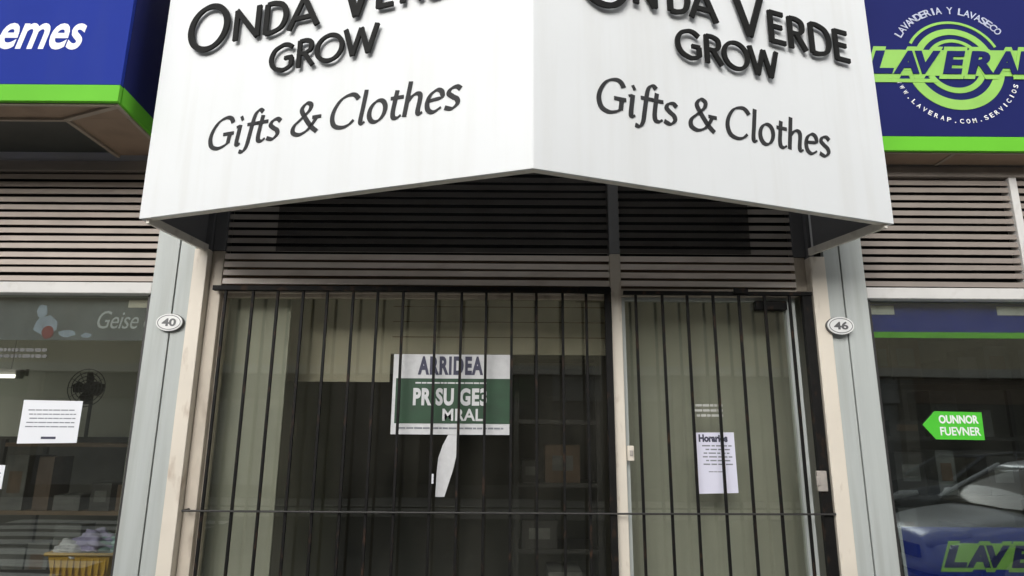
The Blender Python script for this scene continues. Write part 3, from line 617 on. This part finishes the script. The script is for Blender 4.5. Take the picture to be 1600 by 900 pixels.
# left shop: counter, basket of linen, wall fan, dark door, tube lamp, pale column
ct = root('counter', (-2.4, .6, .012), 'dark counter under the yellow basket inside left shop window', 'counter')
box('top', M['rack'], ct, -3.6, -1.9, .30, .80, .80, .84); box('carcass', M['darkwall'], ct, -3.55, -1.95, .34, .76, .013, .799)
bk = root('laundry_basket', (-2.21, .55, .84), 'yellow plastic basket on the counter, heaped with white and lilac linen', 'basket')
b = MB(); q = lambda a, dz: [(-2.215 + sx * (.155 + a), .55 + sy_ * (.12 + a), .841 + dz) for sx, sy_ in ((-1, -1), (1, -1), (1, 1), (-1, 1))]
lv = [q(-.02, 0), q(-.005, .08), q(.005, .14), q(-.006, .14), q(-.03, .012)]
vs = [v for l_ in lv for v in l_]; fs = [(0, 3, 2, 1), (16, 17, 18, 19)]
for i in range(4):
    for k in range(4): fs.append((i * 4 + k, i * 4 + (k + 1) % 4, i * 4 + 4 + (k + 1) % 4, i * 4 + 4 + k))
b.add(vs, fs); b.build('tub', M['yellow'], bk, .003)
b = MB(); rr = [(-2.215 + sx * .168, .55 + sy_ * .133, .988) for sx, sy_ in ((-1, -1), (1, -1), (1, 1), (-1, 1), (-1, -1))]; b.tube(rr, .009); b.build('rim', M['yellow'], bk)
b = MB()
for k in range(9): b.box(-2.35 + k * .033, -2.338 + k * .033, .425, .43, .86, .965)
b.build('rib', M['yellow'], bk)
def cloth(cx, cy, cz, rx, ry, rz, seed, m, label):
    bm = bmesh.new(); bmesh.ops.create_icosphere(bm, subdivisions=4, radius=1); random.seed(seed); ph = [random.uniform(0, 6) for _ in range(6)]
    for v in bm.verts:
        d = v.co.copy(); k = 1 + .16 * math.sin(5 * d.x + ph[0] + 3 * d.z) + .12 * math.sin(7 * d.y + ph[1] + 4 * d.x) + .10 * math.sin(11 * d.z + ph[2] + 6 * d.y) + .06 * math.sin(17 * d.x + ph[3])
        v.co = Vector((d.x * rx * k, d.y * ry * k, max(d.z * rz * k, -rz * .6)))
    for f in bm.faces: f.smooth = True
    me = bpy.data.meshes.new('linen'); bm.to_mesh(me); bm.free(); me.materials.append(m); o = bpy.data.objects.new('linen', me); o.location = (cx, cy, cz); col.objects.link(o)
    return tag(o, label, 'linen', 'linen heaped in the yellow basket')
cloth(-2.30, .52, .995, .10, .09, .05, 1, M['linenw'], 'white crumpled linen spilling over the left rim of yellow basket')
cloth(-2.20, .54, 1.03, .10, .09, .06, 2, M['linenl'], 'lilac crumpled linen on top of the heap in yellow basket')
cloth(-2.13, .56, 1.01, .07, .08, .06, 3, M['linent'], 'teal grey crumpled linen at the right of the yellow basket')
box('column', M['inwall'], bld, -2.32, -2.20, .9, 1.0, .013, 2.97, bevel=.003)
dd = root('inner_door', (-2.68, 2.58, .013), 'dark open doorway leaf in back wall of left shop', 'door')
box('leaf', M['dark'], dd, -3.0, -2.55, 2.52, 2.56, .013, 2.05); dfm = MB(); dfm.box(-3.05, -3.002, 2.51, 2.57, .013, 2.1); dfm.box(-2.548, -2.50, 2.51, 2.57, .013, 2.1); dfm.box(-3.0015, -2.5485, 2.51, 2.57, 2.052, 2.1); dfm.build('door_frame', M['inwall2'], dd)
fn_ = root('wall_fan', (-3.0, 1.42, 1.9), 'round dark fan inside the left shop behind the printed sheet', 'fan')
b = MB()
for k in range(5): rr_ = .03 + k * .025; b.tube([(-2.95 + rr_ * math.cos(R(a)), 1.40, 1.90 + rr_ * math.sin(R(a))) for a in range(0, 361, 15)], .003, 5)
for a in range(0, 360, 30): b.tube([(-2.95, 1.40, 1.90), (-2.95 + .13 * math.cos(R(a)), 1.40, 1.90 + .13 * math.sin(R(a)))], .002, 5)
b.build('guard', M['boxa'], fn_)
b = MB()
for a in range(0, 360, 90): b.prism([(0, -.01), (.06, -.045), (.11, -.02), (.11, .03), (.05, .03)], lambda s, z, h, a=a: Vector((-2.95 + s * math.cos(R(a)) - z * math.sin(R(a)), 1.42 + h + z * .4, 1.90 + s * math.sin(R(a)) + z * math.cos(R(a)))), 0, .003)
b.build('blade', M['darkwall'], fn_)
b = MB(); b.tube([(-2.95, 1.43, 1.90), (-2.95, 1.52, 1.90)], .05, 12); b.tube([(-2.95, 1.47, 1.87), (-2.95, 1.47, 1.56)], .012); b.build('stand', M['boxa'], fn_)
tb = root('tube_lamp', (-3.9, 1.5, 1.98), 'lit white tube lamp inside left shop at the left picture edge', 'lamp')
b = MB(); b.tube([(-4.5, 1.5, 1.985), (-3.52, 1.5, 1.985)], .013, 10); b.build('tube', M['tube'], tb)
b = MB(); b.box(-4.55, -3.48, 1.52, 1.55, 1.99, 2.04); b.box(-4.53, -4.50, 1.48, 1.519, 1.97, 2.03); b.box(-3.52, -3.49, 1.48, 1.519, 1.97, 2.03)
for x in (-4.4, -3.6): b.tube([(x, 1.535, 2.04), (x, 1.535, 2.97)], .004, 6)
b.build('fitting', M['ceil'], tb)

# ------------------------------------------------------------------ across the street (seen mirrored in the glass)
ob = root('opposite_building', (0, -16, 0), 'tan rendered building across the street, mirrored in the shop glass', 'building')
YO = -14.0
W_ = MB(); cols = list(range(-15, 16)); 
zf = []
wx = [(-21.2 + i * 3.1, -19.7 + i * 3.1) for i in range(14)]
# front wall as piers and bands around real window openings
for i, (a, b_) in enumerate(wx):
    pa = -22 if i == 0 else wx[i - 1][1]; W_.box(pa, a, YO - .35, YO, 3.4, 5.6)
W_.box(wx[-1][1], 22, YO - .35, YO, 3.4, 5.6)
for a, b_ in wx:
    for z0, z1 in ((3.4, 5.6),): W_.box(a + .001, b_ - .001, YO - .349, YO - .001, z0, z1)
W_.build('front_wall', M['tan'], ob)
box('rear_block', M['tan'], ob, -22, 22, -22, YO - .6, 0, 5.5, bevel=0)
cb = MB(); cb.box(-22.1, 22.1, YO - .3, YO + .14, 3.18, 3.398); cb.box(-22.2, 22.2, YO - .4, YO + .12, 5.602, 5.7); cb.build('cornice', M['cornice'], ob)
for a, b_ in wx:
    for z0, z1 in zf:
        f = MB(); f.box(a + .002, a + .08, YO - .2, YO - .1, z0 + .002, z1 - .002); f.box(b_ - .08, b_ - .002, YO - .2, YO - .1, z0 + .002, z1 - .002); f.box((a + b_) / 2 - .04, (a + b_) / 2 + .04, YO - .2, YO - .1, z0 + .002, z1 - .002)
        fo = f.build('window_frame', M['cornice'], ob); MB().box(a + .081, b_ - .081, YO - .18, YO - .17, z0, z1).build('pane', M['darkglass'], fo)
random.seed(11); x = -22
gf = MB()
while x < 21.5:
    wd = random.uniform(2.4, 4.2); x2 = min(x + wd, 22); gf.box(x, x + .35, YO - .4, YO, 0, 3.179)
    k = random.choice(('shutter', 'darkglass', 'groundfl')); p = MB()
    p.box(x + .351, x2 - .001, YO - .38, YO - .25, .3, 2.5); pp = p.build('shopfront_bay', M[k], ob)
    MB().box(x + .351, x2 - .001, YO - .38, YO - .12, 2.501, 3.17).build('fascia', M[random.choice(('groundfl', 'shutter', 'boxb', 'sgreen'))], ob)
    MB().box(x + .351, x2 - .001, YO - .38, YO - .12, .002, .299).build('plinth', M['groundfl'], ob); x = x2
gf.build('ground_pier', M['tandark'], ob)

def car(nx, yc, paint, label):
    """hatchback, nose towards -x; lofted body, cabin, wheels"""
    r = root('parked_car', (nx + 2, yc, -.12), label, 'car', 'cars parked along the kerb'); z0 = -.12
    st_ = [(0, .30, .62, .60), (.06, .22, .72, .72), (.35, .20, .82, .80), (1.05, .18, .95, .86), (2.0, .18, .97, .87), (3.0, .18, .98, .87), (3.6, .22, .98, .83), (3.86, .30, .90, .74), (3.92, .40, .75, .66)]
    def loft(sts, sec):
        b = MB(); n = None; vs = []; fs = []
        for s in sts: rg_ = sec(s); n = len(rg_); vs += rg_
        for i in range(len(sts) - 1):
            for k in range(n): fs.append((i * n + k, i * n + (k + 1) % n, (i + 1) * n + (k + 1) % n, (i + 1) * n + k))
        fs += [tuple(range(n))[::-1], tuple(range(len(vs) - n, len(vs)))]
        return b.add(vs, fs, True)
    sec = lambda s: [(nx + s[0], yc + y, z0 + z) for y, z in ((-s[3] * .95, s[1]), (-s[3], (s[1] + s[2]) / 2), (-s[3] * .97, s[2] - .08), (-s[3] * .82, s[2]), (0, s[2] + .03), (s[3] * .82, s[2]), (s[3] * .97, s[2] - .08), (s[3], (s[1] + s[2]) / 2), (s[3] * .95, s[1]))]
    body = loft(st_, sec).build('body', paint, r); sb = body.modifiers.new('sub', 'SUBSURF'); sb.levels = 1; sb.render_levels = 2
    cs = [(1.0, .96, .97, .74), (1.72, .94, 1.40, .60), (2.3, .94, 1.47, .60), (3.0, .94, 1.43, .58), (3.62, .94, 1.0, .68)]
    cec = lambda s: [(nx + s[0], yc + y, z0 + z) for y, z in ((-.76, s[1]), (-s[3], s[2] - .02), (-s[3] * .85, s[2]), (s[3] * .85, s[2]), (s[3], s[2] - .02), (.76, s[1]))]
    loft(cs, cec).build('cabin_glass', M['darkglass'], r)
    rs_ = [(1.66, .9, 1.39, .585), (1.78, .9, 1.43, .61), (2.3, .9, 1.485, .615), (3.0, .9, 1.445, .595), (3.12, .9, 1.39, .58)]
    loft(rs_, lambda s: [(nx + s[0], yc + y, z0 + z) for y, z in ((-s[3], s[2] - .03), (-s[3] * .85, s[2]), (s[3] * .85, s[2]), (s[3], s[2] - .03))]).build('roof', paint, r)
    p = MB()
    for sgn_ in (-1, 1):
        for a, b_ in (((1.02, .75, .98), (1.74, .605, 1.40)), ((2.32, .755, .97), (2.30, .605, 1.46)), ((3.55, .70, 1.0), (3.0, .585, 1.43))):
            p.tube([(nx + a[0], yc + sgn_ * a[1], z0 + a[2]), (nx + b_[0], yc + sgn_ * b_[1], z0 + b_[2])], .03, 6)
    p.build('pillar', paint, r)
    for wx_ in (.72, 3.16):
        for sgn_ in (-1, 1):
            t_ = MB(); y = yc + sgn_ * .80; t_.tube([(nx + wx_, y - .09, z0 + .30), (nx + wx_, y - .085, z0 + .30), (nx + wx_, y + .085, z0 + .30), (nx + wx_, y + .09, z0 + .30)], [.27, .30, .30, .27], 24); wo = t_.build('wheel', M['tyre'], r)
            h_ = MB(); h_.tube([(nx + wx_, y + sgn_ * .0905, z0 + .30), (nx + wx_, y + sgn_ * .096, z0 + .30)], [.20, .17], 18); h_.build('rim', M['steel'], wo)
    for sgn_ in (-1, 1):
        h_ = MB(); h_.tube([(nx - .01, yc + sgn_ * .50, z0 + .62), (nx + .10, yc + sgn_ * .60, z0 + .67), (nx + .34, yc + sgn_ * .74, z0 + .74)], [.07, .095, .04], 10); h_.build('headlight', M['lamp'], r)
        h_ = MB(); h_.tube([(nx + 1.25, yc + sgn_ * .84, z0 + .98), (nx + 1.28, yc + sgn_ * .95, z0 + 1.02), (nx + 1.30, yc + sgn_ * 1.0, z0 + 1.02)], [.04, .075, .05], 8); h_.build('mirror', paint, r)
    MB().box(nx - .03, nx + .05, yc - .36, yc + .36, z0 + .42, z0 + .56).build('grille', M['tyre'], r, .01)
    return r
car(4.55, -4.75, M['carsilver'], 'silver hatchback at the near kerb, mirrored in the right shop window')
car(7.2, -9.9, M['cardark'], 'graphite hatchback at the far kerb, mirrored behind the silver one')
